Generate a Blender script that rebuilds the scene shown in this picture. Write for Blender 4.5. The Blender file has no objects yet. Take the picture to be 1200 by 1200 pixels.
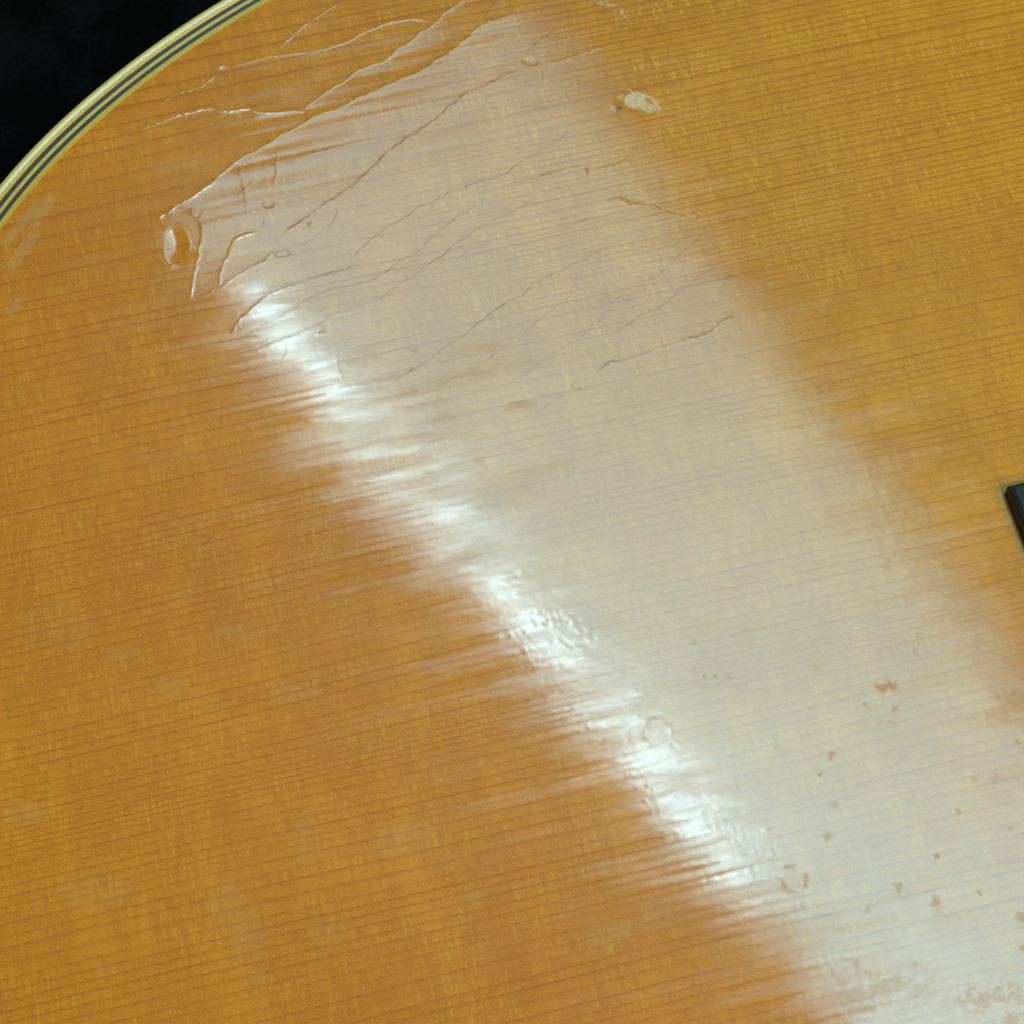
import bpy, math
import numpy as np
from mathutils import Matrix, Vector

# ------------------------------------------------------------------ camera
MM = 0.001
TOPZ = 0.105                       # height of the guitar's top above the table
PITCH = math.radians(27.0)         # camera tilt from straight down
TANH = math.tan(math.radians(12.0))
DIST = 0.0667 / TANH

scene = bpy.context.scene
cam_d = bpy.data.cameras.new('camera')
cam = bpy.data.objects.new('camera', cam_d)
scene.collection.objects.link(cam)
cam_d.sensor_width = 36.0
cam_d.sensor_height = 36.0
cam_d.lens = 18.0 / TANH
cam_d.clip_start = 0.01
cam_d.clip_end = 50.0
cam.location = (0, -DIST * math.sin(PITCH), TOPZ + DIST * math.cos(PITCH))
cam.rotation_euler = (PITCH, 0, 0)
cam_d.dof.use_dof = True
cam_d.dof.focus_distance = DIST + 0.022
cam_d.dof.aperture_fstop = 85.0
scene.camera = cam

# ------------------------------------------------------------------ world and lamps
world = bpy.data.worlds.new('World')
scene.world = world
world.use_nodes = True
world.node_tree.nodes['Background'].inputs[0].default_value = (0.9, 0.95, 1.0, 1)
world.node_tree.nodes['Background'].inputs[1].default_value = 0.10

def area_lamp(name, centre, ex, ey, sx, sy, radiance, colour):
    ex = Vector(ex).normalized()
    ey = Vector(ey); ey = (ey - ex * ex.dot(ey)).normalized()
    ez = ex.cross(ey)
    d = bpy.data.lights.new(name, 'AREA')
    d.shape = 'RECTANGLE'
    d.size = sx
    d.size_y = sy
    d.energy = radiance * math.pi * sx * sy
    d.color = colour
    o = bpy.data.objects.new(name, d)
    m = Matrix((ex, ey, ez)).transposed().to_4x4()
    m.translation = Vector(centre)
    o.matrix_world = m
    scene.collection.objects.link(o)
    return o

# the long soft lamp whose mirror image lies across the lacquer, with its brighter tube along one side
LAMP_A, LAMP_B, LAMP_C, LAMP_D = 0.96, 2.45, 1.0, 0.84
Q0 = Vector((-.146, .445, .597 + TOPZ)); Q1 = Vector((.017, .484, .486 + TOPZ))
Q2 = Vector((.490, .149, 1.068 + TOPZ)); Q3 = Vector((.327, .110, 1.178 + TOPZ))
PAN_X = (Q3 - Q0); PAN_Y = (Q1 - Q0)
COOL = (0.32, 0.90, 1.06)
# lamps shine along local -Z, so ex x ey must point away from the guitar
soft = area_lamp('soft_lamp', (Q0 + Q1 + Q2 + Q3) / 4, PAN_X, PAN_Y, PAN_X.length, PAN_Y.length, 6.0, COOL)
PN = PAN_X.cross(PAN_Y).normalized()
t0, t1 = 0.045, 0.56
tc = Q0 + PAN_X * (t0 + t1) / 2 + PAN_Y * 0.05 - PN * 0.012
area_lamp('tube_lamp', tc, PAN_X, PAN_Y, PAN_X.length * (t1 - t0), 0.017, 25.0, (0.54, 0.84, 0.94))
# the soft lamp's cover is brighter towards its far end and fades towards one long side
soft.data.use_nodes = True
_nt = soft.data.node_tree
_em = _nt.nodes['Emission']
_geo = _nt.nodes.new('ShaderNodeNewGeometry')
_sep = _nt.nodes.new('ShaderNodeSeparateXYZ')
_nt.links.new(_geo.outputs['Parametric'], _sep.inputs[0])
_r1 = _nt.nodes.new('ShaderNodeMapRange'); _r1.inputs[1].default_value = 0.12; _r1.inputs[3].default_value = LAMP_A; _r1.inputs[4].default_value = LAMP_B
_r2 = _nt.nodes.new('ShaderNodeMapRange'); _r2.interpolation_type = 'SMOOTHSTEP'
_r2.inputs[1].default_value = LAMP_C; _r2.inputs[2].default_value = LAMP_D
_r3 = _nt.nodes.new('ShaderNodeMapRange'); _r3.inputs[3].default_value = 1.10; _r3.inputs[4].default_value = 0.64
_mu = _nt.nodes.new('ShaderNodeMath'); _mu.operation = 'MULTIPLY'
_mv = _nt.nodes.new('ShaderNodeMath'); _mv.operation = 'MULTIPLY'
_nt.links.new(_sep.outputs[0], _r1.inputs[0]); _nt.links.new(_sep.outputs[1], _r2.inputs[0])
_nt.links.new(_r1.outputs[0], _mu.inputs[0]); _nt.links.new(_r2.outputs[0], _mu.inputs[1])
_nt.links.new(_sep.outputs[1], _r3.inputs[0])
_nt.links.new(_mu.outputs[0], _mv.inputs[0]); _nt.links.new(_r3.outputs[0], _mv.inputs[1])
_nt.links.new(_mv.outputs[0], _em.inputs['Strength'])
# warm fill lamp, added behind the camera to brighten the wood
area_lamp('fill_lamp', (0.75, -0.85, 1.45), (0.85, 0.75, 0), (-.5, .6, .75), 1.0, 0.8, 7.7, (1.0, 0.79, 0.42))
# weak light from the far left, caught by the outer edge of the binding
area_lamp('side_lamp', (-1.1, 0.9, 0.55), (0.9, 1.1, 0), (0.2, -.2, .9), 0.6, 0.6, 3.5, (0.9, 0.92, 1.0))

scene.view_settings.view_transform = 'Standard'
scene.view_settings.look = 'None'
scene.view_settings.exposure = 0.0
scene.view_settings.gamma = 1.0
scene.render.engine = 'CYCLES'

# ------------------------------------------------------------------ helpers
def px2w(p):
    """photo pixels (1200 x 1200) -> mm on the plane of the guitar's top"""
    p = np.asarray(p, float).reshape(-1, 2)
    x = (p[:, 0] - 600) / 600 * TANH
    y = -(p[:, 1] - 600) / 600 * TANH
    s, c = math.sin(PITCH), math.cos(PITCH)
    rx, ry, rz = x, s + y * c, -c + y * s
    t = DIST * c / -rz
    return np.stack([t * rx, -DIST * s + t * ry], 1) * 1000.0

_a = px2w([(700, 577.5)])[0] - px2w([(500, 622.5)])[0]
AX = _a / np.hypot(*_a)                       # guitar axis (grain), towards the neck
AN = np.array([-AX[1], AX[0]])
BR = px2w([(1177, 578)])[0]                   # visible corner of the bridge: s = 0, w = 77

def w2g(X, Y):
    return (X - BR[0]) * AX[0] + (Y - BR[1]) * AX[1], (X - BR[0]) * AN[0] + (Y - BR[1]) * AN[1] + 77.0

def g2w(s, w):
    return BR[0] + s * AX[0] + (w - 77.0) * AN[0], BR[1] + s * AX[1] + (w - 77.0) * AN[1]

def hash2(ix, iy, seed):
    h = (ix.astype(np.int64) * 374761393 + iy.astype(np.int64) * 668265263 + seed * 1442695041) & 0xFFFFFFFF
    h = ((h ^ (h >> 13)) * 1274126177) & 0xFFFFFFFF
    h = ((h ^ (h >> 16)) * 2246822519) & 0xFFFFFFFF
    h ^= h >> 15
    return (h & 0xFFFFFF).astype(np.float32) / float(0xFFFFFF) * 2 - 1

def noise(x, y, seed):
    ix = np.floor(x); iy = np.floor(y)
    fx = (x - ix).astype(np.float32); fy = (y - iy).astype(np.float32)
    fx = fx * fx * fx * (fx * (fx * 6 - 15) + 10)
    fy = fy * fy * fy * (fy * (fy * 6 - 15) + 10)
    a = hash2(ix, iy, seed); b = hash2(ix + 1, iy, seed)
    c = hash2(ix, iy + 1, seed); d = hash2(ix + 1, iy + 1, seed)
    return (a + (b - a) * fx) * (1 - fy) + (c + (d - c) * fx) * fy

def sstep(a, b, x):
    t = np.clip((x - a) / (b - a), 0, 1)
    return t * t * (3 - 2 * t)

def catmull(P, n):
    P = np.asarray(P, float)
    Q = np.vstack([2 * P[0] - P[1], P, 2 * P[-1] - P[-2]])
    out = []
    for i in range(1, len(Q) - 2):
        t = np.linspace(0, 1, n, endpoint=False)[:, None]
        p0, p1, p2, p3 = Q[i - 1], Q[i], Q[i + 1], Q[i + 2]
        out.append(.5 * (2 * p1 + (p2 - p0) * t + (2 * p0 - 5 * p1 + 4 * p2 - p3) * t ** 2 + (3 * p1 - p0 - 3 * p2 + p3) * t ** 3))
    out.append(P[-1:])
    return np.vstack(out)

def link(o, parent=None):
    scene.collection.objects.link(o)
    if parent is not None:
        o.parent = parent
    return o

def new_mesh(name, verts, faces, mat, parent=None, smooth=True):
    me = bpy.data.meshes.new(name)
    me.from_pydata([tuple(v) for v in verts], [], faces)
    if smooth:
        me.polygons.foreach_set('use_smooth', np.ones(len(me.polygons), bool))
    me.update()
    me.materials.append(mat)
    return link(bpy.data.objects.new(name, me), parent)

class NT:
    """small node-tree writer"""
    def __init__(self, mat):
        mat.use_nodes = True
        self.t = mat.node_tree
        self.t.nodes.clear()
        self.out = self.t.nodes.new('ShaderNodeOutputMaterial')
    def n(self, kind, **kw):
        nd = self.t.nodes.new(kind)
        for k, v in kw.items():
            setattr(nd, k, v)
        return nd
    def put(self, sock, v):
        if hasattr(v, 'links') or isinstance(v, bpy.types.NodeSocket):
            self.t.links.new(v, sock)
        else:
            sock.default_value = v
    def m(self, op, a, b=0.0, c=None, clamp=False):
        nd = self.n('ShaderNodeMath', operation=op, use_clamp=clamp)
        self.put(nd.inputs[0], a); self.put(nd.inputs[1], b)
        if c is not None: self.put(nd.inputs[2], c)
        return nd.outputs[0]
    def mul(self, a, b): return self.m('MULTIPLY', a, b)
    def add(self, a, b): return self.m('ADD', a, b)
    def attr(self, name):
        return self.n('ShaderNodeAttribute', attribute_name=name)
    def scale(self, vec, s):
        nd = self.n('ShaderNodeVectorMath', operation='MULTIPLY')
        self.put(nd.inputs[0], vec); nd.inputs[1].default_value = s
        return nd.outputs[0]
    def noise(self, vec, s, detail=2.0, rough=0.5):
        nd = self.n('ShaderNodeTexNoise')
        nd.inputs['Scale'].default_value = 1.0
        nd.inputs['Detail'].default_value = detail
        nd.inputs['Roughness'].default_value = rough
        self.put(nd.inputs['Vector'], self.scale(vec, s))
        return nd.outputs['Fac']
    def remap(self, v, a, b, c=0.0, d=1.0):
        nd = self.n('ShaderNodeMapRange', interpolation_type='SMOOTHSTEP')
        self.put(nd.inputs[0], v)
        for i, q in enumerate((a, b, c, d)): nd.inputs[i + 1].default_value = q
        return nd.outputs[0]
    def mix(self, f, a, b, mode='MIX'):
        nd = self.n('ShaderNodeMix', data_type='RGBA', blend_type=mode)
        self.put(nd.inputs[0], f)
        self.put(nd.inputs[6], a if not isinstance(a, tuple) else (*a, 1))
        self.put(nd.inputs[7], b if not isinstance(b, tuple) else (*b, 1))
        return nd.outputs[2]
    def bsdf(self, **kw):
        nd = self.n('ShaderNodeBsdfPrincipled')
        for k, v in kw.items():
            self.put(nd.inputs[k.replace('_', ' ')], v if not isinstance(v, tuple) else (*v, 1))
        self.t.links.new(nd.outputs[0], self.out.inputs[0])
        return nd

# ------------------------------------------------------------------ materials
def spruce():
    mat = bpy.data.materials.new('aged_spruce_lacquer')
    T = NT(mat)
    g = T.attr('grain').outputs['Vector']            # (along, across) in mm
    ph = T.attr('phase').outputs['Fac']
    ph = T.add(ph, T.mul(T.m('SUBTRACT', T.noise(g, (.05, .35, 0), 2), .5), .22))
    ph = T.add(ph, T.mul(T.m('SUBTRACT', T.noise(g, (.7, 2.2, 0), 3), .5), .13))
    f = T.m('FRACT', ph)
    rid = T.m('FLOOR', ph)
    wn = T.n('ShaderNodeTexWhiteNoise', noise_dimensions='1D')
    T.put(wn.inputs['W'], rid)
    ramp = T.n('ShaderNodeValToRGB')
    T.put(ramp.inputs[0], f)
    el = ramp.color_ramp.elements
    el[0].position = 0.0; el[0].color = (.75,) * 3 + (1,)
    el[1].position = 1.0; el[1].color = (.95,) * 3 + (1,)
    for p, v in ((.05, .22), (.16, .03), (.55, .06), (.78, .28), (.90, .70), (.95, 1.0)):
        e = el.new(p); e.color = (v, v, v, 1)
    line = T.n('ShaderNodeSeparateColor'); T.put(line.inputs[0], ramp.outputs[0])
    along = T.remap(T.noise(g, (.09, 1.1, 0), 3), .25, .65, .68, 1.0)
    late = T.mul(T.mul(line.outputs[0], T.m('MULTIPLY_ADD', wn.outputs['Value'], .55, .45)), along)
    late2 = T.n('ShaderNodeSeparateColor')
    ramp2 = T.n('ShaderNodeValToRGB')
    T.put(ramp2.inputs[0], T.m('FRACT', T.m('MULTIPLY_ADD', ph, 2.0, .13)))
    e2 = ramp2.color_ramp.elements
    e2[0].position = .62; e2[0].color = (0, 0, 0, 1)
    e2[1].position = 1.0; e2[1].color = (0, 0, 0, 1)
    e = e2.new(.90); e.color = (.8, .8, .8, 1)
    T.put(late2.inputs[0], ramp2.outputs[0])
    fine = T.attr('finerings').outputs['Fac']
    late = T.m('MAXIMUM', late, T.mul(T.mul(late2.outputs[0], fine), along))
    # broad tone
    tone = T.noise(g, (.012, .05, 0), 3)
    early = T.mix(T.remap(tone, .3, .7), (.65, .205, .003), (.75, .260, .006))
    early = T.mix(T.attr('gold').outputs['Fac'], early, T.mix(T.remap(tone, .3, .7), (.69, .286, .006), (.81, .364, .010)))
    band = T.noise(g, (.17, .035, 0), 3, .6)
    early = T.mix(T.remap(band, .40, .62, .24, 0), early, (.44, .150, .003))
    early = T.mix(T.remap(band, .52, .70, 0, .16), early, (.86, .42, .022))
    # each ring's early wood varies along its length on its own
    sx = T.n('ShaderNodeSeparateXYZ'); T.put(sx.inputs[0], g)
    cv = T.n('ShaderNodeCombineXYZ'); T.put(cv.inputs[0], sx.outputs[0]); T.put(cv.inputs[1], rid)
    cell = T.noise(cv.outputs[0], (1.15, 5.71, 0), 4, .62)
    early = T.mix(T.remap(cell, .50, .74, 0, .42), early, (.82, .40, .022))
    early = T.mix(T.remap(cell, .50, .28, 0, .50), early, (.50, .158, .004))
    # cross-grain silk
    silk = T.noise(g, (3.1, .24, 0), 3, .70)
    patch = T.remap(T.noise(g, (.10, .16, 0), 2), .34, .62)
    sk = T.mul(T.remap(silk, .50, .66), patch)
    early = T.mix(T.mul(sk, T.m('MULTIPLY_ADD', T.attr('finerings').outputs['Fac'], .55, .42)), early, (.90, .49, .040))
    dk = T.mul(T.remap(T.noise(g, (1.9, .20, 7.3), 2, .6), .52, .72), T.remap(T.noise(g, (.08, .14, 3.1), 2), .34, .58))
    early = T.mix(T.mul(dk, .42), early, (.44, .16, .008))
    fib = T.noise(g, (.55, 9.0, 0), 3, .6)
    early = T.mix(T.remap(fib, .35, .7, 0, .40), early, (.48, .18, .010))
    spk = T.noise(g, (7.0, 5.0, 0), 2, .7)
    early = T.mix(T.remap(spk, .48, .68, 0, .60), early, (.86, .48, .05))
    col = T.mix(T.mul(late, .76), early, (.44, .112, .002))
    # dirt, wear and chips with shapes of their own
    stain = T.attr('stain').outputs['Fac']
    crk = T.attr('crackdirt').outputs['Fac']
    scuff = T.attr('scuff').outputs['Fac']
    chip = T.attr('chip').outputs['Fac']
    grit = T.remap(T.noise(g, (6, 6, 0), 3, .7), .35, .6)
    st = T.mul(stain, T.m('MULTIPLY_ADD', grit, .5, .6))
    col = T.mix(T.m('MINIMUM', st, .85), col, (.54, .235, .035))
    col = T.mix(T.m('MINIMUM', crk, .92), col, (.30, .11, .015))
    col = T.mix(T.m('MINIMUM', scuff, .9), col, (.58, .42, .20))
    fibre = T.noise(g, (3.2, .8, 0), 3, .7)
    col = T.mix(T.m('MINIMUM', chip, 1.0), col, T.mix(T.remap(fibre, .38, .62), (.66, .48, .24), (.80, .68, .50)))
    dull = T.m('ADD', T.m('ADD', T.mul(st, .85), T.mul(crk, .75)), T.mul(chip, .95), clamp=True)
    coat = T.m('SUBTRACT', 1.0, dull, clamp=True)
    rv = T.noise(g, (.06, .55, 0), 5, .7)
    rough = T.m('ADD', T.remap(rv, .3, .72, .055, .105), T.mul(scuff, .15))
    rough = T.m('ADD', rough, T.mul(T.attr('worn').outputs['Fac'], .13))
    rough = T.m('ADD', rough, T.remap(T.noise(g, (.06, .34, 0), 4, .65), .46, .70, 0, .065))
    T.bsdf(Base_Color=col, Roughness=.42, Specular_IOR_Level=.2, Coat_Weight=coat, Coat_Roughness=rough, Coat_IOR=1.5)
    return mat

def plastic(name, colour, dark, rough=.28, coat=.6):
    mat = bpy.data.materials.new(name)
    T = NT(mat)
    g = T.n('ShaderNodeTexCoord').outputs['Object']
    k = T.noise(g, (900, 900, 900), 4, .65)
    k2 = T.noise(g, (110, 110, 110), 3, .6)
    col = T.mix(T.remap(k, .35, .7, 0, .5), colour, dark)
    col = T.mix(T.remap(k2, .4, .7, 0, .45), col, dark)
    b = T.bsdf(Base_Color=col, Roughness=rough, Coat_Weight=coat, Coat_Roughness=.18)
    bump = T.n('ShaderNodeBump'); bump.inputs['Strength'].default_value = .15; bump.inputs['Distance'].default_value = .0001
    T.put(bump.inputs['Height'], k); T.t.links.new(bump.outputs[0], b.inputs['Normal'])
    return mat

M_TOP = spruce()
M_CREAM = plastic('aged_cream_binding', (.72, .55, .14), (.60, .43, .08))
M_YELLOW = plastic('yellowed_purfling', (.70, .49, .05), (.56, .37, .03))
M_BLACK = plastic('black_purfling', (.045, .040, .026), (.080, .066, .036))
M_BONE = plastic('bone', (.70, .64, .48), (.60, .52, .36))

def rosewood(name, c1, c2, rough):
    mat = bpy.data.materials.new(name)
    T = NT(mat)
    g = T.n('ShaderNodeTexCoord').outputs['Object']
    k = T.noise(g, (18, 320, 320), 5, .6)
    k2 = T.noise(g, (2500, 2500, 2500), 3, .6)
    col = T.mix(T.remap(k, .35, .65), c1, c2)
    b = T.bsdf(Base_Color=col, Roughness=rough, Specular_IOR_Level=.4)
    bump = T.n('ShaderNodeBump'); bump.inputs['Strength'].default_value = .25; bump.inputs['Distance'].default_value = .0001
    T.put(bump.inputs['Height'], T.add(k, k2)); T.t.links.new(bump.outputs[0], b.inputs['Normal'])
    return mat

M_EBONY = rosewood('ebony', (.010, .010, .010), (.018, .017, .016), .55)
M_ROSE = rosewood('rosewood', (.10, .035, .015), (.19, .075, .030), .30)

def cloth():
    mat = bpy.data.materials.new('black_cloth')
    T = NT(mat)
    g = T.n('ShaderNodeTexCoord').outputs['Object']
    k = T.noise(g, (60, 60, 60), 5, .7)
    k2 = T.noise(g, (900, 900, 900), 3, .7)
    col = T.mix(T.remap(T.add(k, T.mul(k2, .35)), .55, .95), (.0015, .0018, .0018), (.010, .0115, .0115))
    b = T.bsdf(Base_Color=col, Roughness=.95, Specular_IOR_Level=.08)
    bump = T.n('ShaderNodeBump'); bump.inputs['Strength'].default_value = .6; bump.inputs['Distance'].default_value = .001
    T.put(bump.inputs['Height'], k2); T.t.links.new(bump.outputs[0], b.inputs['Normal'])
    return mat

# ------------------------------------------------------------------ the surface under the guitar
def make_cloth():
    n = 90
    xs = np.linspace(-1.5, 1.7, n); ys = np.linspace(-1.6, 1.6, n)
    X, Y = np.meshgrid(xs, ys)
    Z = noise(X * 3, Y * 3, 5) * .0015 - .0016
    v = np.stack([X, Y, Z], 2).reshape(-1, 3)
    idx = np.arange(n * n).reshape(n, n)
    q = np.stack([idx[:-1, :-1], idx[:-1, 1:], idx[1:, 1:], idx[1:, :-1]], 2).reshape(-1, 4)
    o = new_mesh('table_cloth', v, q.tolist(), cloth())
    o['kind'] = 'structure'
    o['label'] = 'black cloth spread under the guitar'
make_cloth()

# ------------------------------------------------------------------ guitar outline (mm, guitar axes)
HALF = [(-178, 0), (-177, 25), (-172, 55), (-160, 95), (-143, 128), (-119.9, 158.1), (-105.9, 169.3), (-89.9, 179.1),
        (-65, 189), (-35, 197), (-5, 200), (30, 196), (65, 182), (100, 160), (130, 140), (160, 128), (185, 126),
        (210, 131), (240, 142), (265, 146), (290, 141), (308, 122), (316, 90), (318, 50), (318, 0)]
_h = catmull(HALF, 40)
_o = np.vstack([_h, (_h * [1, -1])[::-1][1:-1]])
_d = np.r_[0, np.cumsum(np.hypot(*np.diff(np.vstack([_o, _o[:1]]), axis=0).T))]
_t = np.linspace(0, _d[-1], 1600, endpoint=False)
_oc = np.vstack([_o, _o[:1]])
OUT = np.stack([np.interp(_t, _d, _oc[:, 0]), np.interp(_t, _d, _oc[:, 1])], 1)
for _ in range(240):
    OUT = (np.roll(OUT, 1, 0) + 2 * OUT + np.roll(OUT, -1, 0)) / 4
_tg = np.roll(OUT, -1, 0) - np.roll(OUT, 1, 0)
_tg /= np.hypot(*_tg.T)[:, None]
NRM = np.stack([_tg[:, 1], -_tg[:, 0]], 1)
if (NRM * (OUT - OUT.mean(0))).sum() > 0:
    NRM = -NRM                                   # inward

OUT = OUT - NRM * .35                            # give back what the smoothing took
CEN = np.array([15.0, 0.0])
def radial(d):
    """radius of the outline moved inward by d, as a function of angle about CEN"""
    p = OUT + NRM * d - CEN
    a = np.arctan2(p[:, 1], p[:, 0]); r = np.hypot(*p.T)
    o = np.argsort(a); a = a[o]; r = r[o]
    a = np.r_[a[-20:] - 2 * np.pi, a, a[:20] + 2 * np.pi]; r = np.r_[r[-20:], r, r[:20]]
    return lambda q: np.interp(q, a, r)

guitar = link(bpy.data.objects.new('acoustic_guitar', None))
guitar['label'] = 'worn amber acoustic guitar with cracked glossy spruce top and striped cream binding'
guitar['category'] = 'guitar'
guitar.empty_display_size = .05

def ribbon(name, prof, mat):
    """sweep a closed profile (inward offset mm, height mm above the top) round the outline"""
    n, m = len(OUT), len(prof)
    V = []
    for d, z in prof:
        p = OUT + NRM * d
        x, y = g2w(p[:, 0], p[:, 1])
        V.append(np.stack([x * MM, y * MM, np.full(n, TOPZ + z * MM)], 1))
    V = np.stack(V, 1).reshape(-1, 3)
    F = []
    for i in range(n):
        j = (i + 1) % n
        for k in range(m):
            l = (k + 1) % m
            F.append((i * m + k, j * m + k, j * m + l, i * m + l))
    return new_mesh(name, V, F, mat, guitar)

ribbon('binding', [(0, -6), (0, -.34), (.02, -.22), (.07, -.10), (.16, -.03), (.30, .0), (.40, .006), (1.75, .012), (1.75, -6)], M_CREAM)
def strip(a, b, mat):
    o = ribbon('purfling', [(a, -1.5), (a, .012), (b, .012 + .002 * (b > 3.2)), (b, -1.5)], mat)
    o.data.polygons.foreach_set('use_smooth', np.zeros(len(o.data.polygons), bool))
    return o
strip(1.76, 2.42, M_BLACK)
strip(2.43, 2.98, M_CREAM)
strip(2.99, 3.62, M_BLACK)
strip(3.63, 4.40, M_YELLOW)
INSET = 4.22
rim = ribbon('rim', [(.25, -6.02), (.25, -101), (2.3, -101), (2.3, -6.02)], M_ROSE)

def make_back():
    p = OUT + NRM * .1
    x, y = g2w(p[:, 0], p[:, 1]); n = len(p)
    V = [(x[i] * MM, y[i] * MM, z) for z in (TOPZ - .1012, TOPZ - .105) for i in range(n)]
    F = [tuple(range(n)), tuple(range(2 * n - 1, n - 1, -1))]
    F += [(i, n + i, n + (i + 1) % n, (i + 1) % n) for i in range(n)]
    new_mesh('back', V, F, M_ROSE, guitar, smooth=False)
make_back()

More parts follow.
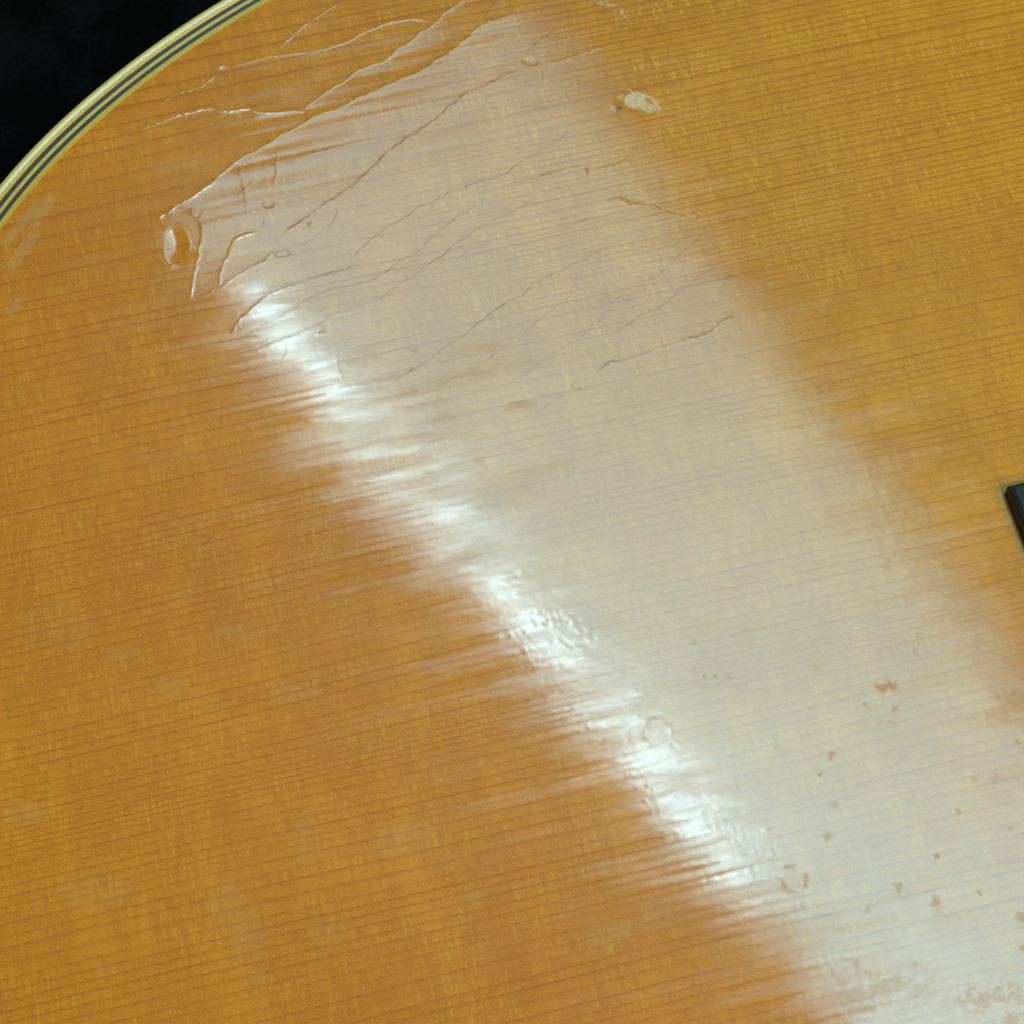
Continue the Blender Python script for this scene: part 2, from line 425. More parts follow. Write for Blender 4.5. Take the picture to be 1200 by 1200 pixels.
# ------------------------------------------------------------------ soundboard
# lacquer cracks: (pixels, ridge height, ridge width mm, curl height, curl width mm, dirt)
BIG = (.023, .16, .020, 1.1, .30)
EDGE = (.020, .16, .008, .9, .30)
MID = (.0075, .14, .007, .9, .85)
FINE = (.0026, .13, .0, 1.0, .62)
HAIR = (.0018, .14, .0, 1.0, .30)
FAINT = (.0024, .15, .0, 1.0, .05)
CRACKS = [
 (BIG, [(404, -4), (400, 0), (383, 12), (368, 22), (357, 29), (342, 42), (332, 50), (325, 58)]),
 (BIG, [(183, 125), (195, 116), (212, 108), (235, 101), (247, 93), (257, 83)]),
 (BIG, [(263, 82), (272, 78), (290, 72), (320, 65), (353, 62), (375, 59), (392, 54), (407, 48), (423, 39), (442, 31), (462, 25), (487, 22.5), (511, 25)]),
 (BIG, [(549, -4), (543, 0), (530, 9), (520, 16), (511, 25), (502, 33), (492, 38), (478, 50), (465, 58), (457, 66), (448, 72), (433, 77), (418, 84), (410, 91), (395, 99), (383, 107), (373, 115), (363, 121), (357, 128)]),
 (BIG, [(150, 156), (178, 146), (198, 139), (220, 132), (235, 128), (250, 127), (263, 130), (290, 128), (312, 132), (337, 130), (360, 131)]),
 (BIG, [(608, -4), (602, 10), (598, 17), (587, 22), (570, 27), (561, 32), (548, 43), (537, 53), (528, 61), (520, 66), (510, 71), (500, 79), (483, 87), (465, 94), (443, 105), (425, 112), (407, 122), (390, 129), (377, 133), (365, 137), (357, 144), (342, 152), (328, 159), (320, 165), (300, 177), (277, 189), (263, 202), (253, 210), (237, 222), (210, 239), (193, 250), (174, 263)]),
 (MID, [(584, -4), (577, 8), (571, 17), (570, 27)]),
 (MID, [(610, 82), (595, 87), (578, 95), (565, 102), (550, 108), (537, 118), (527, 124), (520, 130), (512, 139), (500, 146), (487, 157), (475, 163), (462, 174), (452, 180), (437, 197), (430, 203), (417, 215), (402, 226), (392, 233), (382, 238), (363, 252), (348, 262), (330, 276), (324, 281)]),
 (BIG, [(632, 75), (650, 73), (670, 67), (695, 58), (720, 50)]),
 (MID, [(617, 65), (623, 55), (638, 44), (653, 36), (667, 32)]),
 (FINE, [(396, 240), (393, 252), (387, 263), (375, 273), (362, 282), (342, 291)]),
 (MID, [(342, 291), (327, 297), (320, 298), (305, 308), (288, 317), (268, 330), (255, 338), (232, 350)]),
 (HAIR, [(393, 258), (403, 262), (417, 263)]),
 (FINE, [(670, 152), (645, 170), (628, 180), (607, 192), (590, 204), (567, 212), (533, 222), (520, 230), (500, 239), (488, 245), (472, 256), (455, 266), (435, 280), (417, 298), (410, 304)]),
 (MID, [(423, 305), (417, 311), (397, 317), (375, 323), (353, 332), (332, 337), (320, 343), (305, 353), (287, 370), (275, 383), (270, 395)]),
 (FINE, [(555, 238), (550, 245), (520, 267), (503, 280), (487, 296), (467, 308), (447, 322), (420, 332), (383, 341), (362, 351), (345, 360), (333, 369), (320, 375), (310, 380), (290, 393), (268, 398), (240, 404)]),
 (FINE, [(630, 230), (607, 245), (580, 257), (563, 267), (537, 283), (520, 298), (503, 309), (483, 324), (462, 338), (440, 351), (420, 360), (392, 367), (377, 377), (357, 388), (337, 395), (320, 400), (290, 412), (262, 420)]),
 (FINE, [(700, 296), (683, 305), (650, 320), (627, 332), (617, 342), (595, 354), (575, 367), (555, 383), (542, 394), (525, 405), (515, 413), (500, 423), (480, 435), (463, 447), (450, 456)]),
 (HAIR, [(700, 322), (680, 335), (650, 360), (632, 375), (613, 392), (602, 402)]),
 (HAIR, [(590, 410), (575, 418), (550, 432), (530, 443), (510, 458)]),
 (HAIR, [(700, 380), (683, 392), (667, 403), (638, 422), (625, 432), (607, 443), (590, 455)]),
 (HAIR, [(700, 413), (675, 420), (655, 433)]),
 ((.016, .20, .006, .9, .75), [(863, 368), (845, 378), (832, 388), (815, 395), (798, 399), (773, 407), (748, 416), (728, 422), (715, 425), (703, 432), (695, 439)]),
 (HAIR, [(672, 456), (658, 463), (648, 472), (630, 482), (600, 498)]),
 (FINE, [(825, 270), (817, 282), (803, 293), (788, 308), (773, 321), (762, 327), (740, 333)]),
 (FINE, [(845, 305), (835, 315), (818, 325), (798, 340), (783, 353), (770, 362), (748, 372), (738, 380), (715, 392)]),
 (HAIR, [(857, 315), (847, 335), (838, 350)]),
 (HAIR, [(732, 355), (712, 367), (703, 376), (690, 382), (665, 398)]),
 (MID, [(600, 216), (625, 208), (653, 201), (673, 194), (686, 193)]),
 ((.030, .17, 0, 1, .8), [(686, 193), (687, 199), (688.5, 206)]),
 (MID, [(690, 201), (702, 198), (715, 195), (733, 187), (745, 184)]),
 (EDGE, [(232, 255), (237, 275), (233, 295), (228, 317), (224, 337), (222, 352)]),
 (MID, [(217, 242), (227, 252), (232, 255), (237, 249)]),
 (EDGE, [(305, 272), (280, 278), (273, 285), (267, 300), (260, 317), (256, 335)]),
 (MID, [(215, 275), (219, 281), (222, 288), (216, 296), (212, 303)]),
 (MID, [(174, 300), (185, 304), (195, 311), (209, 308), (216, 311), (224, 316)]),
 (FINE, [(312, 248), (307, 267), (304, 280), (302, 293)]),
 (MID, [(325, 173), (323, 190), (322, 210), (321, 227)]),
 (MID, [(278, 192), (283, 213), (287, 235), (288, 255)]),
 (FAINT, [(185, 160), (195, 202), (205, 232)]),
 (FAINT, [(215, 180), (222, 200), (228, 222)]),
 (FAINT, [(658, 88), (657, 110), (650, 133)]),
 (FAINT, [(678, 87), (675, 113), (671, 138)]),
 (FINE, [(637, 80), (636, 92), (636, 103)]),
 (FAINT, [(603, 105), (613, 122), (625, 128), (629, 142), (632, 170)]),
 (FAINT, [(698, 80), (718, 97), (720, 117)]),
 (FAINT, [(727, 87), (736, 102)]),
 (FAINT, [(747, 148), (745, 190), (742, 225)]),
 (FAINT, [(712, 140), (708, 160), (704, 180)]),
 (FAINT, [(470, 185), (467, 220), (463, 255)]),
 (FAINT, [(500, 185), (495, 215), (491, 240)]),
 (HAIR, [(700, 250), (660, 268), (620, 280)]),
 (HAIR, [(850, 262), (820, 272), (780, 290)]),
 (HAIR, [(905, 215), (880, 225), (850, 240)]),
 (FINE, [(90, 479), (95, 468), (105, 462), (115, 463), (122, 469), (126, 474)]),
 (HAIR, [(92, 479), (108, 475), (122, 471)]),
 (FINE, [(254, 625), (247, 631), (240, 636), (232, 641)]),
 (HAIR, [(258, 485), (258, 505), (258, 520)]),
 (FINE, [(336, 402), (335, 412), (329, 424)]),
 (HAIR, [(796, 580), (802, 576), (808, 579)]),
 (HAIR, [(727, 473), (740, 477), (752, 481)]),
 (FINE, [(491, 556), (505, 554), (512, 562)]),
 (FINE, [(467, 541), (490, 528), (520, 511)]),
 (FINE, [(1070, 752), (1074, 765), (1080, 773)]),
]
# fine crazing between the traced cracks
_rg = np.random.default_rng(77)
for _ in range(34):
    _x, _y = _rg.uniform(260, 880), _rg.uniform(20, 460)
    if _y < 330 - _x or _y > 560 - .2 * (_x - 300): continue
    _al = math.radians(_rg.choice([-33, -33, -20, 82]) + _rg.normal(0, 9)); _ln = _rg.uniform(18, 60)
    _p = [(_x, _y)]
    for _k in range(4):
        _al += _rg.normal(0, .16)
        _p.append((_p[-1][0] + math.cos(_al) * _ln / 4, _p[-1][1] + math.sin(_al) * _ln / 4))
    CRACKS.append((HAIR if _rg.random() < .6 else FAINT, _p))
# (x, y, radius px, strength) brown specks
SPOTS = [(361, 264, 3.6, 1), (378, 388, 3.6, .9), (474, 161, 2.2, 1), (313, 238, 1.5, .3), (506, 241, 2, .7), (452, 265, 2.6, .4),
 (486, 411, 3, .8), (482, 433, 2.2, .6), (383, 370, 2.5, .5), (457, 345, 2.8, .3), (575, 418, 3, .5), (390, 353, 1.2, .8), (354, 384, 1.2, .8),
 (505, 118, 2, .5), (1099, 1004, 4.2, .95), (1052, 1040, 4.5, .7), (1016, 1066, 4.2, .75), (1096, 1057, 6.5, .75), (1148, 1047, 2.6, .95),
 (1122, 950, 2.8, .9), (976, 884, 4.2, .85), (972, 889, 3, .8), (961, 907, 3.2, .9), (978, 944, 5, .45), (971, 981, 4.5, .75), (1025, 990, 4, .4),
 (902, 973, 2.4, .7), (913, 878, 4, .4), (904, 893, 2.6, .4), (1072, 1128, 2.2, .6), (1198, 1077, 6, .8), (1199, 1110, 5, .7), (1168, 910, 4, .6),
 (1141, 913, 3, .6), (1193, 870, 2.4, .8), (1184, 971, 2, .7), (1175, 840, 4, .3), (875, 738, 2.2, .6), (813, 753, 3, .5), (826, 793, 2.6, .7),
 (839, 793, 2.6, .7), (855, 795, 2.5, .6), (863, 805, 3.5, .45), (822, 780, 2, .5), (958, 783, 4, .5), (707, 871, 3.5, .6), (686, 855, 2.5, .5),
 (800, 582, 2.5, .3), (1042, 655, 4, .7), (1036, 663, 3.5, .6), (1048, 648, 2.5, .5), (1040, 676, 3, .3), (1108, 661, 6, .35), (1022, 614, 2, .6),
 (560, 541, 5, .35), (1014, 825, 2.8, .7), (1020, 830, 2, .4), (1014, 850, 2, .5), (1161, 840, 5, .45), (1075, 743, 2.4, .6), (178, 1131, 4, .5),
 (940, 1062, 3.5, .35), (994, 1058, 3, .35), (1031, 1044, 3, .15), (1150, 1140, 3, .2), (1004, 1130, 3, .5), (1028, 1074, 2, .2)]
# irregular brown patches: (x, y, rx, ry, strength, threshold)
PATCHES = [(1042, 804, 16, 9, 1.0, -.05), (1050, 829, 9, 7, .9, .05), (1038, 845, 14, 10, .6, .3), (1142, 1168, 26, 15, .55, .1), (1180, 1165, 26, 14, .52, .12),
 (1188, 1195, 30, 9, .5, .1), (1028, 1150, 24, 17, .46, .1), (1074, 1153, 26, 16, .46, .15), (1010, 1172, 34, 22, .34, .0), (1085, 1178, 40, 16, .25, .1),
 (1183, 818, 18, 13, .55, -.1), (715, 5, 22, 6, .35, -.2), (690, 858, 20, 6, .35, .1), (1160, 845, 30, 8, .25, .1)]
# ring marks (x, y, r, thickness, strength)
RINGS = [(930, 1030, 13, 3.0, .75), (770, 859, 15, 2.2, .5), (677, 452, 5.5, 1.4, .7), (714, 491, 4, 1.4, .45), (1019, 819, 14, 2, .25), (830, 790, 18, 2, .25)]
# pale marks in the finish: (x, y, rx, ry, strength)
PALE = [(268, 1062, 20, 24, .17), (292, 1100, 22, 30, .15), (300, 1145, 12, 6, .14), (198, 805, 14, 12, .15), (142, 768, 16, 9, .15), (110, 1045, 45, 18, .12),
 (346, 812, 30, 10, .14), (220, 692, 9, 9, .14), (275, 738, 22, 7, .14), (55, 340, 14, 50, .0), (480, 985, 40, 20, .10), (555, 1050, 10, 8, .2),
 (385, 1090, 22, 16, .10), (712, 1095, 26, 18, .12), (30, 950, 22, 10, .14), (65, 735, 40, 30, .08), (500, 690, 60, 12, .08), (360, 985, 16, 30, .10)]

def build_top():
    def axis(lo, f0, f1, hi, step):
        fine = np.arange(f0, f1 + step * .5, step)
        def side(n, span, sgn, start):
            k = np.arange(1, n + 1) / n
            return start + sgn * span * (k ** 1.7)
        return np.r_[side(45, f0 - lo, -1, f0)[::-1], fine, side(70, hi - f1, 1, fine[-1])]
    xs = axis(-170, -76.5, 76.5, 440, .142)
    fine_y = np.arange(-70, 86.5, .172)
    k = np.arange(1, 81) / 80
    ys = np.r_[(-70 - 340 * k ** 1.7)[::-1], fine_y, fine_y[-1] + 200 * (np.arange(1, 41) / 40) ** 1.7]
    X, Y = np.meshgrid(xs, ys)
    S, W = w2g(X, Y)
    # clip to the outline: outside vertices are drawn in to the edge
    ang = np.arctan2(W - CEN[1], S - CEN[0]); rad = np.hypot(S - CEN[0], W - CEN[1])
    ro = radial(INSET)(ang)
    inside = rad <= ro
    R2 = np.minimum(rad, ro)
    S = CEN[0] + R2 * np.cos(ang); W = CEN[1] + R2 * np.sin(ang)
    X, Y = g2w(S, W)
    ny, nx = X.shape
    H = np.zeros_like(X)
    stain = np.zeros_like(X); crk = np.zeros_like(X); scuff = np.zeros_like(X); chip = np.zeros_like(X)
    near = (np.abs(X) < 82) & (Y > -76) & (Y < 92)

    # growth rings: spacing read off the photograph, turned into a phase across the grain
    ctl = [(125, 60, 20), (125, 150, 20), (0, 330, 17), (0, 450, 16.5), (0, 560, 14), (0, 650, 13), (0, 720, 10.5), (0, 820, 13), (0, 930, 12), (0, 985, 9),
           (0, 1030, 15), (0, 1080, 13), (0, 1150, 18), (600, 1180, 16), (1200, 1190, 14)]
    cw, cs = [], []
    for x, y, sp in ctl:
        a = w2g(*px2w([(x, y)])[0])[1]; b = w2g(*px2w([(x, y + sp)])[0])[1]
        cw.append(a); cs.append(a - b)
    o = np.argsort(cw); cw = np.array(cw)[o]; cs = np.array(cs)[o]
    rng = np.random.default_rng(11)
    edges = [-230.0]
    while edges[-1] < 230:
        sp = .86 * np.interp(edges[-1], cw, cs)
        edges.append(edges[-1] + sp * float(np.clip(np.exp(rng.normal(0, .17)), .5, 1.7)))
    edges = np.array(edges)
    # tiny wander of the rings along the length
    Ww = W + noise(S / 60, W / 25, 21) * .8 + noise(S / 18, W / 8, 22) * .12
    phase = np.interp(Ww, edges, np.arange(len(edges)))
    # the late wood should face the wider side consistently
    fr = phase - np.floor(phase)

    # relief: rings telegraphing through the lacquer, undulation, orange peel
    rid = np.floor(phase).astype(np.int64)
    ringamp = .55 + .45 * hash2(rid, rid * 0, 31)
    gmod = .6 + .4 * noise(S / 14, W / 2.5, 33)
    cs2 = np.interp(W, cw, cs)
    H += .0017 * (cs2 / 1.5) * np.sin(2 * np.pi * fr) * ringamp * gmod
    H += .0042 * noise(S / 22, W / 2.6, 41) + .0012 * noise(S / 9, W / 1.1, 42) + .0060 * noise(S / 10, W / 5.5, 49)
    H += .016 * noise(X / 17, Y / 17, 43) + .009 * noise(X / 8, Y / 8, 44)
    H += .00040 * noise(X / .55, Y / .55, 45) + .00060 * noise(X / 1.1, Y / 1.1, 46) + .0004 * noise(S / 2.2, W / .5, 48)
    H += .00022 * noise(S / .5, W / 3.0, 47)

    def mask(px, py, rx, ry, rot=0.0):
        """gaussian round a photo point, radii in photo pixels (9 px per mm)"""
        c = px2w([(px, py)])[0]
        dx = X - c[0]; dy = Y - c[1]
        ca, sa = math.cos(rot), math.sin(rot)
        u = (dx * ca + dy * sa) / (rx / 9.0); v = (-dx * sa + dy * ca) / (ry / 8.2)
        return u, v, np.exp(-(u * u + v * v))
    # worn, streaky zone of the finish
    GR = math.atan2(AX[1], AX[0])
    _, _, m1 = mask(490, 520, 150, 95, GR)
    H += m1 * (.0060 * noise(S / 7, W / 1.25, 51) + .010 * noise(S / 15, W / 3.2, 52) + .0010 * noise(S / 1.2, W / .6, 50))
    _, _, m2 = mask(690, 760, 170, 70, -.95)
    H += m2 * (.0019 * noise(X / .65, Y / .65, 53) + .0040 * noise(S / 5, W / 1.6, 54))
    _, _, m3 = mask(900, 1010, 170, 60, -.9)
    H += m3 * (.0007 * noise(S / .35, W / 3.5, 55) + .0010 * noise(X / .7, Y / .7, 59) + .0032 * noise(S / 6, W / 1.2, 56))
    _, _, m4 = mask(1040, 1140, 90, 40, -.8)
    H += m4 * .0016 * noise(X / .6, Y / .6, 57)
    worn = mask(455, 545, 85, 60, GR)[2] + .6 * mask(560, 640, 60, 30, GR)[2] + .45 * mask(690, 800, 60, 30, GR)[2] + .35 * mask(960, 1090, 90, 50, GR)[2]
    worn = worn * .75 * np.clip(.7 + .6 * noise(S / 8, W / 1.5, 60), 0, 1.2)
    # top left, where the finish has sunk round the rings
    _, _, m5 = mask(330, 130, 190, 150)
    H += m5 * .0035 * (cs2 / 1.5) * np.cos(2 * np.pi * fr) * (.6 + .4 * noise(S / 12, W / 3, 58))

    # cracks
    for (A, w1, B, w2, dirt), pts in CRACKS:
        P = px2w(catmull(pts, 5))
        seg = np.hypot(*np.diff(P, axis=0).T); L = np.r_[0, np.cumsum(seg)]
        pad = 5.0 if B > 0 else 1.2
        x0, x1 = P[:, 0].min() - pad, P[:, 0].max() + pad
        y0, y1 = P[:, 1].min() - pad, P[:, 1].max() + pad
        i0, i1 = np.searchsorted(ys, [y0, y1]); j0, j1 = np.searchsorted(xs, [x0, x1])
        if i1 <= i0 or j1 <= j0: continue
        gx = X[i0:i1, j0:j1]; gy = Y[i0:i1, j0:j1]
        gx = gx + .16 * noise(gx / 1.1, gy / 1.1, 64) + .07 * noise(gx / .45, gy / .45, 65)
        gy = gy + .16 * noise(gx / 1.1, gy / 1.1, 68) + .07 * noise(gx / .45, gy / .45, 69)
        jit = .10 * noise(gx / .9, gy / .9, 61)
        best = np.full(gx.shape, 1e9); bt = np.zeros(gx.shape)
        for k in range(len(P) - 1):
            dx, dy = P[k + 1] - P[k]; l2 = dx * dx + dy * dy + 1e-12
            t = np.clip(((gx - P[k, 0]) * dx + (gy - P[k, 1]) * dy) / l2, 0, 1)
            d = np.hypot(gx - P[k, 0] - t * dx, gy - P[k, 1] - t * dy)
            better = d < best
            best = np.where(better, d, best); bt = np.where(better, L[k] + t * seg[k], bt)
        e = np.minimum(bt, L[-1] - bt)
        tap = sstep(0, min(2.2, L[-1] * .4), e) * .85 + .15
        var = .75 + .35 * noise(bt / 1.6, bt * 0 + A * 1000, 62) + .2 * noise(bt / .5, bt * 0 + 3, 63)
        d = best
        H[i0:i1, j0:j1] += tap * var * A * np.exp(-((d + jit * .3) / w1) ** 2)
        if B > 0:
            H[i0:i1, j0:j1] += tap * B * np.exp(-np.sqrt((d / w2) ** 2 + .02)) * sstep(5.0, 2.5, d)
        crk[i0:i1, j0:j1] = np.maximum(crk[i0:i1, j0:j1], dirt * tap * np.clip(var + .1, 0, 1.2) * np.exp(-((d + jit * .3) / (w1 * .72)) ** 2))

    def local(px, py, r):
        c = px2w([(px, py)])[0]
        i0, i1 = np.searchsorted(ys, [c[1] - r, c[1] + r]); j0, j1 = np.searchsorted(xs, [c[0] - r, c[0] + r])
        sl = (slice(i0, i1), slice(j0, j1))
        return sl, (X[sl] - c[0]) * 9.0, (Y[sl] - c[1]) * 8.2       # offsets in photo pixels, y up
    # the big dent, blister, chipped bubbles
    sl, u, v = local(207, 289, 6)
    H[sl] -= .16 * np.exp(-(((u + .1 * v) / 11) ** 2 + (v / 20) ** 2) ** 1.5)
    H[sl] += .012 * np.exp(-((np.hypot(u / 15, v / 24) - 1) / .12) ** 2)
    sl, u, v = local(258, 77, 3)
    H[sl] += .05 * np.exp(-((u / 7) ** 2 + (v / 4) ** 2))
    sl, u, v = local(315, 238, 3)
    H[sl] -= .004 * np.exp(-((u / 6.5) ** 2 + (v / 6.5) ** 2) ** 2) * (1 + noise(u / 3, v / 3, 66))
    crk[sl] = np.maximum(crk[sl], .7 * np.exp(-((np.hypot(u, v) - 7) / 1.6) ** 2) * sstep(4, -2, v))
    sl, u, v = local(331, 298, 3)
    rr = np.hypot((u - .5 * v) / 9, v / 4)
    crk[sl] = np.maximum(crk[sl], .7 * np.exp(-((rr - 1) / .22) ** 2)); H[sl] -= .003 * np.exp(-rr ** 4)
    sl, u, v = local(621, 72, 4)
    rr = np.hypot((u - .2 * v) / 10.5, (v + .2 * u) / 6)
    H[sl] -= (.008 + .008 * v / 6) * np.exp(-rr ** 4) * (1 + .6 * noise(u / 3, v / 2, 67))
    crk[sl] = np.maximum(crk[sl], .8 * np.exp(-((rr - 1) / .16) ** 2) * sstep(3, -2, v))
    chip[sl] = np.maximum(chip[sl], .55 * sstep(1.0, .75, rr) * sstep(-2, 2, v))
    sl, u, v = local(255, 574, 2)
    H[sl] += .012 * np.exp(-(np.hypot(u / 3, v / 5)) ** 2)
    for (x, y, a) in ((390, 118, .004), (330, 160, .004), (333, 161, .004), (223, 442, .004), (355, 390, -.004), (653, 718, .01), (612, 742, -.012), (598, 745, .012),
                      (585, 748, .01), (625, 726, -.012), (642, 724, -.014), (718, 716, .012), (722, 745, .012), (757, 939, .012), (759, 919, .01), (615, 760, .01), (193, 19, .01), (298, 19, .012)):
        sl, u, v = local(x, y, 1.2)
        H[sl] += .3 * a * np.exp(-(u ** 2 + v ** 2) / 5)
    # flaked chip with bare fibres
    sl, u, v = local(748, 122, 6)
    nz = noise(u / 7, v / 7, 71) * .35 + noise(u / 2.6, v / 2.6, 72) * .22
    u2 = u * .88 - v * .42; v2 = v * .90 + u * .42
    rr = np.hypot(u2 / 27, v2 / 15) + nz * .55
    inn = sstep(1.06, .95, rr)
    # smooth pale flake on the upper side, amber hollow below it
    pr = np.hypot((u + 3) / 14, (v - 6) / 12) + .22 * noise(u / 5, v / 5, 76)
    tail = np.hypot((u - 13) / 14, (v + 6) / 7) + .35 * noise(u / 3, v / 6, 77)
    pale = inn * np.maximum(sstep(1.05, .88, pr), .7 * sstep(1.05, .75, tail))
    H[sl] -= inn * .020 + inn * .010 * np.sin(u2 / 8) + pale * .004 * noise(u / 2.5, v / 6, 73)
    chip[sl] = np.maximum(chip[sl], pale * .9)
    stain[sl] = np.maximum(stain[sl], (inn - pale) * .6 * (.6 + .4 * noise(u / 6, v / 2, 75)))
    for cu in (-6, 1, 7):
        crk[sl] = np.maximum(crk[sl], .55 * pale * np.exp(-((u - cu - .25 * v + 1.5 * nz) / .9) ** 2) * sstep(-.1, .5, noise(u / 9 + cu, v / 6, 74)))
    sl, u, v = local(721, 124, 2)
    H[sl] += .05 * np.exp(-((u / 4) ** 2 + (v / 4) ** 2))
    sl, u, v = local(725, 127, 2)
    crk[sl] = np.maximum(crk[sl], 1.3 * np.exp(-((u / 5) ** 2 + (v / 3) ** 2)))
    # ragged flaked scratches
    for pts, wpx, sc in (([(682, -2), (695, 2), (708, 5), (720, 9), (728, 14), (731, 25)], 5.0, .45), ([(715, 233), (727, 231), (740, 236), (754, 238), (771, 241), (779, 246), (800, 251), (819, 252)], 2.9, .0)):
        P = px2w(catmull(pts, 6))
        i0, i1 = np.searchsorted(ys, [P[:, 1].min() - 2, P[:, 1].max() + 2]); j0, j1 = np.searchsorted(xs, [P[:, 0].min() - 2, P[:, 0].max() + 2])
        sl = (slice(i0, i1), slice(j0, j1)); gx = X[sl]; gy = Y[sl]
        best = np.full(gx.shape, 1e9); bt = np.zeros(gx.shape)
        for k in range(len(P) - 1):
            dx, dy = P[k + 1] - P[k]; l2 = dx * dx + dy * dy
            t = np.clip(((gx - P[k, 0]) * dx + (gy - P[k, 1]) * dy) / l2, 0, 1)
            d = np.hypot(gx - P[k, 0] - t * dx, gy - P[k, 1] - t * dy)
            b = d < best; best = np.where(b, d, best); bt = np.where(b, (k + t) / (len(P) - 1), bt)
        ww = wpx / 9 * (1.2 - .85 * bt if sc == 0 else .6 + .6 * bt) * np.clip(.85 + .75 * noise(gx / .9, gy / .9, 81) + .4 * noise(gx / .4, gy / .4, 85), .12, 2)
        inn = sstep(1.1, .8, best / ww)
        H[sl] -= inn * .007; H[sl] += .005 * np.exp(-((best / ww - 1.15) / .25) ** 2)
        H[sl] += inn * .006 * noise(gx / .45, gy / .45, 82)
        stain[sl] = np.maximum(stain[sl], inn * (.75 if sc == 0 else .5))
        chip[sl] = np.maximum(chip[sl], inn * sc * sstep(-.3, .4, noise(gx / .5, gy / .5, 83)))
        crk[sl] = np.maximum(crk[sl], .6 * np.exp(-((best / ww - 1) / .2) ** 2) * sstep(-.2, .5, noise(gx / .8, gy / .8, 84)))
    # long dark split in the finish, pale on its lower side
    sl, u, v = local(782, 408, 5)
    q = u * .30 - v * .95
    H[sl] -= .010 * np.exp(-(q - 3) ** 2 / 12) * np.exp(-(u / 30) ** 2)
    # stains
    for x, y, r, k in SPOTS:
        sl, u, v = local(x, y, r * .35 + .5)
        rr = np.hypot(u, v) / r * (1 + .55 * noise(u / (r * .8) + x, v / (r * .8) + y, 91)) + .45 * noise(u / 1.6 + x, v / 1.6 + y, 90)
        stain[sl] = np.maximum(stain[sl], .95 * k * sstep(1.15, .6, rr) * (.75 + .25 * sstep(0.1, .7, rr)))
        H[sl] += .0035 * k * np.exp(-((rr - 1.1) / .35) ** 2)
    for x, y, rx, ry, k, th in PATCHES:
        sl, u, v = local(x, y, max(rx, ry) * .26)
        rr = np.hypot(u / rx, v / ry)
        nz = noise(u / 6 + x, v / 5 + y, 92) * .6 + noise(u / 2.6 + x, v / 2.2, 93) * .5
        stain[sl] = np.maximum(stain[sl], .85 * k * sstep(th + .0, th + .6, nz + .7 * (1 - rr)) * sstep(1.5, .8, rr))
    for x, y, r, tk, k in RINGS:
        sl, u, v = local(x, y, r * .2 + 1)
        rr = np.hypot(u, v) + 2.0 * noise(u / 6, v / 6, 94)
        br = sstep(-.5, .3, noise(u / 4 + x, v / 4, 95))
        stain[sl] = np.maximum(stain[sl], k * br * np.exp(-((rr - r) / tk) ** 2))
        H[sl] += .003 * np.exp(-((rr - r) / tk) ** 2)
    sl, u, v = local(609, 476, 5)                                       # smear
    rr = np.hypot((u * .985 + v * .16) / 23, (v * .985 - u * .16 - 1.5 * np.cos(u / 9)) / 6) + .15 * noise(u / 6, v / 6, 96)
    stain[sl] = np.maximum(stain[sl], .42 * sstep(1.08, .8, rr))
    # brown streaks along the grain where the gloss is worn away
    for x, y, rx, ry, k in ((560, 408, 50, 9, .5), (545, 440, 75, 10, .55), (470, 462, 55, 5, .6), (510, 492, 45, 6, .6), (480, 512, 45, 5, .55), (500, 472, 60, 8, .35),
                            (640, 548, 55, 7, .38), (600, 572, 60, 10, .30), (590, 590, 50, 8, .22), (450, 445, 50, 5, .5)):
        sl, u, v = local(x, y, rx * .22)
        a = u * .968 + v * .25; b = v * .968 - u * .25
        rr = (a / rx) ** 2 + (b / ry) ** 2
        nz = noise(a / 14, b / 2.2, 97) * .5 + .6
        stain[sl] = np.maximum(stain[sl], k * np.exp(-rr) * np.clip(nz, 0, 1))
    # pale patches in the finish
    for x, y, rx, ry, k in PALE:
        sl, u, v = local(x, y, max(rx, ry) * .25)
        rr = np.hypot(u / rx, v / ry) + .25 * noise(u / 12 + x, v / 12, 98)
        scuff[sl] = np.maximum(scuff[sl], k * sstep(1.1, .8, rr) * (.75 + .25 * noise(u / 5, v / 3, 99)))
    # two rubbed strokes by the binding
    for (xa, ya, xb, yb, r) in ((62, 225, 40, 268, 7), (45, 235, 5, 290, 7), (40, 268, 12, 320, 8), (22, 350, 10, 370, 5)):
        sl, u, v = local((xa + xb) / 2, (ya + yb) / 2, 8)
        ux, uy = xb - xa, -(yb - ya); l = math.hypot(ux, uy); ux /= l; uy /= l
        a = (u * ux + v * uy) / (l * .55); b = (-u * uy + v * ux) / r
        scuff[sl] = np.maximum(scuff[sl], .24 * sstep(1.1, .8, np.abs(b)) * sstep(1.1, .7, np.abs(a)))
    # specks of dust and tiny pits
    rng = np.random.default_rng(5)
    for _ in range(260):
        x, y = rng.uniform(0, 1200, 2); r = rng.uniform(.9, 1.9)
        sl, u, v = local(x, y, 1.0)
        e = np.exp(-(u * u + v * v) / (r * r))
        if rng.random() < .4: stain[sl] = np.maximum(stain[sl], e * rng.uniform(.2, .6))
        else: H[sl] += e * rng.uniform(-.004, .004)
    # glue line along the bridge
    gl = np.exp(-((S + .55 + .15 * noise(W / 1.5, S * 0, 101)) / .28) ** 2) * (W < 77.4) * (W > -78) * (.6 + .4 * noise(W / .8, S * 0, 102))
    scuff = np.maximum(scuff, gl * .6)
    gd = np.exp(-((S + .12) / .16) ** 2) * (W < 77.2) * (W > -78)
    crk = np.maximum(crk, gd * .9)

    keep_h = near.astype(float)
    H *= keep_h
    edge = ro - rad
    H -= .05 * sstep(2.2, 0.0, edge)

    co = np.empty((ny * nx, 3), np.float32)
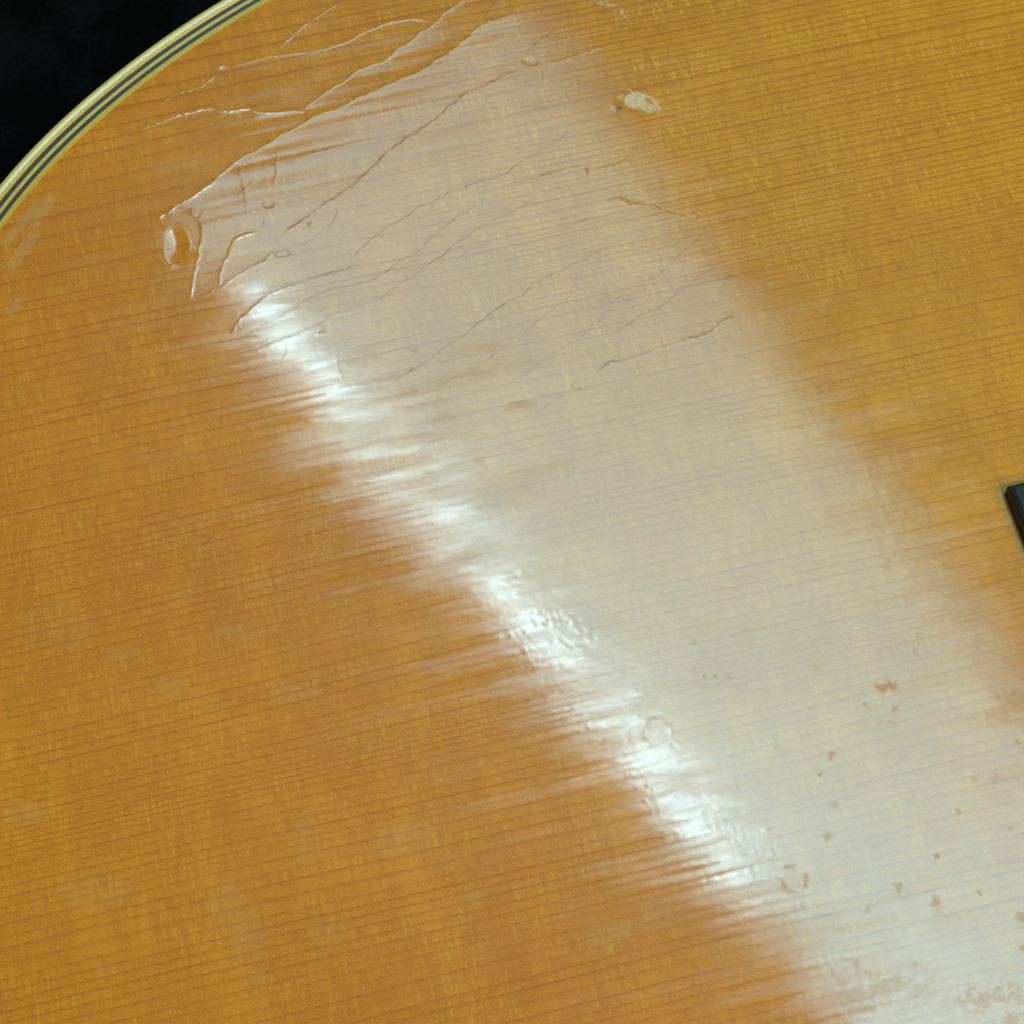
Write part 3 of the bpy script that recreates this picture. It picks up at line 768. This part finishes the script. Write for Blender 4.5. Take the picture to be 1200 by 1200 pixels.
    co[:, 0] = (X * MM).ravel(); co[:, 1] = (Y * MM).ravel(); co[:, 2] = (TOPZ + H * MM).ravel()
    idx = np.arange(ny * nx).reshape(ny, nx)
    q = np.stack([idx[:-1, :-1], idx[:-1, 1:], idx[1:, 1:], idx[1:, :-1]], 2).reshape(-1, 4)
    ins = inside.ravel()
    hole = (np.hypot(S - 150, W) < 50).ravel()
    keep = ins[q].any(1) & ~hole[q].all(1)
    q = q[keep]
    used = np.zeros(ny * nx, bool); used[q] = True
    remap = np.cumsum(used) - 1
    q = remap[q].astype(np.int32); co = co[used]
    me = bpy.data.meshes.new('soundboard')
    me.vertices.add(len(co)); me.vertices.foreach_set('co', co.ravel())
    me.loops.add(q.size); me.loops.foreach_set('vertex_index', q.ravel())
    me.polygons.add(len(q)); me.polygons.foreach_set('loop_start', np.arange(0, q.size, 4, dtype=np.int32))
    me.polygons.foreach_set('use_smooth', np.ones(len(q), bool))
    me.update(calc_edges=True)
    for nm, arr in (('phase', phase), ('stain', stain), ('crackdirt', crk), ('scuff', scuff), ('chip', chip), ('finerings', sstep(100, 125, W) * sstep(-95, -40, S) * .9 + .12), ('worn', worn), ('gold', sstep(-95, 0, S) * sstep(10, 90, W))):
        a = me.attributes.new(nm, 'FLOAT', 'POINT')
        a.data.foreach_set('value', arr.ravel()[used].astype(np.float32))
    a = me.attributes.new('grain', 'FLOAT_VECTOR', 'POINT')
    gv = np.stack([S.ravel()[used], W.ravel()[used], np.zeros(used.sum())], 1).astype(np.float32)
    a.data.foreach_set('vector', gv.ravel())
    me.materials.append(M_TOP)
    o = link(bpy.data.objects.new('soundboard', me), guitar)
    o['label'] = 'amber spruce top with crazed lacquer, dents and brown specks'
build_top()

# ------------------------------------------------------------------ soundhole ring, bridge
def ring_part(name, s, w, r0, r1, z0, z1, mat, n=96):
    V, F = [], []
    for i in range(n):
        a = 2 * math.pi * i / n
        for r, z in ((r0, z0), (r0, z1), (r1, z1), (r1, z0)):
            x, y = g2w(s + r * math.cos(a), w + r * math.sin(a))
            V.append((x * MM, y * MM, TOPZ + z * MM))
    for i in range(n):
        j = (i + 1) % n
        for k in range(4):
            l = (k + 1) % 4
            F.append((i * 4 + k, i * 4 + l, j * 4 + l, j * 4 + k))
    return new_mesh(name, V, F, mat, guitar, smooth=False)
ring_part('rosette', 150, 0, 49, 60, -2.5, .06, M_BLACK)

def slab(name, s0, s1, w0, w1, z0, z1, bev, mat, parent):
    """bevelled block: chamfered top edge with slightly eased corners"""
    def loop(d, z, c):
        p = [(s0 + d, w0 + d + c), (s0 + d + c, w0 + d), (s1 - d - c, w0 + d), (s1 - d, w0 + d + c),
             (s1 - d, w1 - d - c), (s1 - d - c, w1 - d), (s0 + d + c, w1 - d), (s0 + d, w1 - d - c)]
        r = []
        for s, w in p:
            x, y = g2w(s, w)
            r.append((x * MM, y * MM, TOPZ + z * MM))
        return r
    L = [loop(0, z0, .1), loop(0, z1 - bev, .1), loop(bev * .3, z1 - bev * .35, .1), loop(bev, z1, .1)]
    V = [v for l in L for v in l]
    F = [tuple(range(7, -1, -1)), tuple(range(24, 32))]
    for k in range(3):
        for i in range(8):
            j = (i + 1) % 8
            F.append((k * 8 + i, k * 8 + j, k * 8 + 8 + j, k * 8 + 8 + i))
    return new_mesh(name, V, F, mat, parent, smooth=False)

bridge = slab('bridge', 0, 30, -77, 77, .0, 2.6, .7, M_EBONY, guitar)
slab('saddle', 19, 22, -38, 38, 2.5, 6.0, .6, M_BONE, bridge)
for k in range(6):
    s, w = 10.0, -27 + 54 * k / 5
    V, F = [], []
    prof = ((2.3, 2.2), (2.3, 3.2), (3.0, 3.6), (2.9, 4.6), (1.6, 5.4), (.2, 5.7))
    for r, z in prof:
        for i in range(12):
            a = 2 * math.pi * i / 12
            x, y = g2w(s + r * math.cos(a), w + r * math.sin(a))
            V.append((x * MM, y * MM, TOPZ + z * MM))
    for j in range(len(prof) - 1):
        for i in range(12):
            F.append((j * 12 + i, j * 12 + (i + 1) % 12, j * 12 + 12 + (i + 1) % 12, j * 12 + 12 + i))
    F.append(tuple(range(len(V) - 12, len(V))))
    new_mesh('bridge_pin', V, F, M_BONE, bridge)
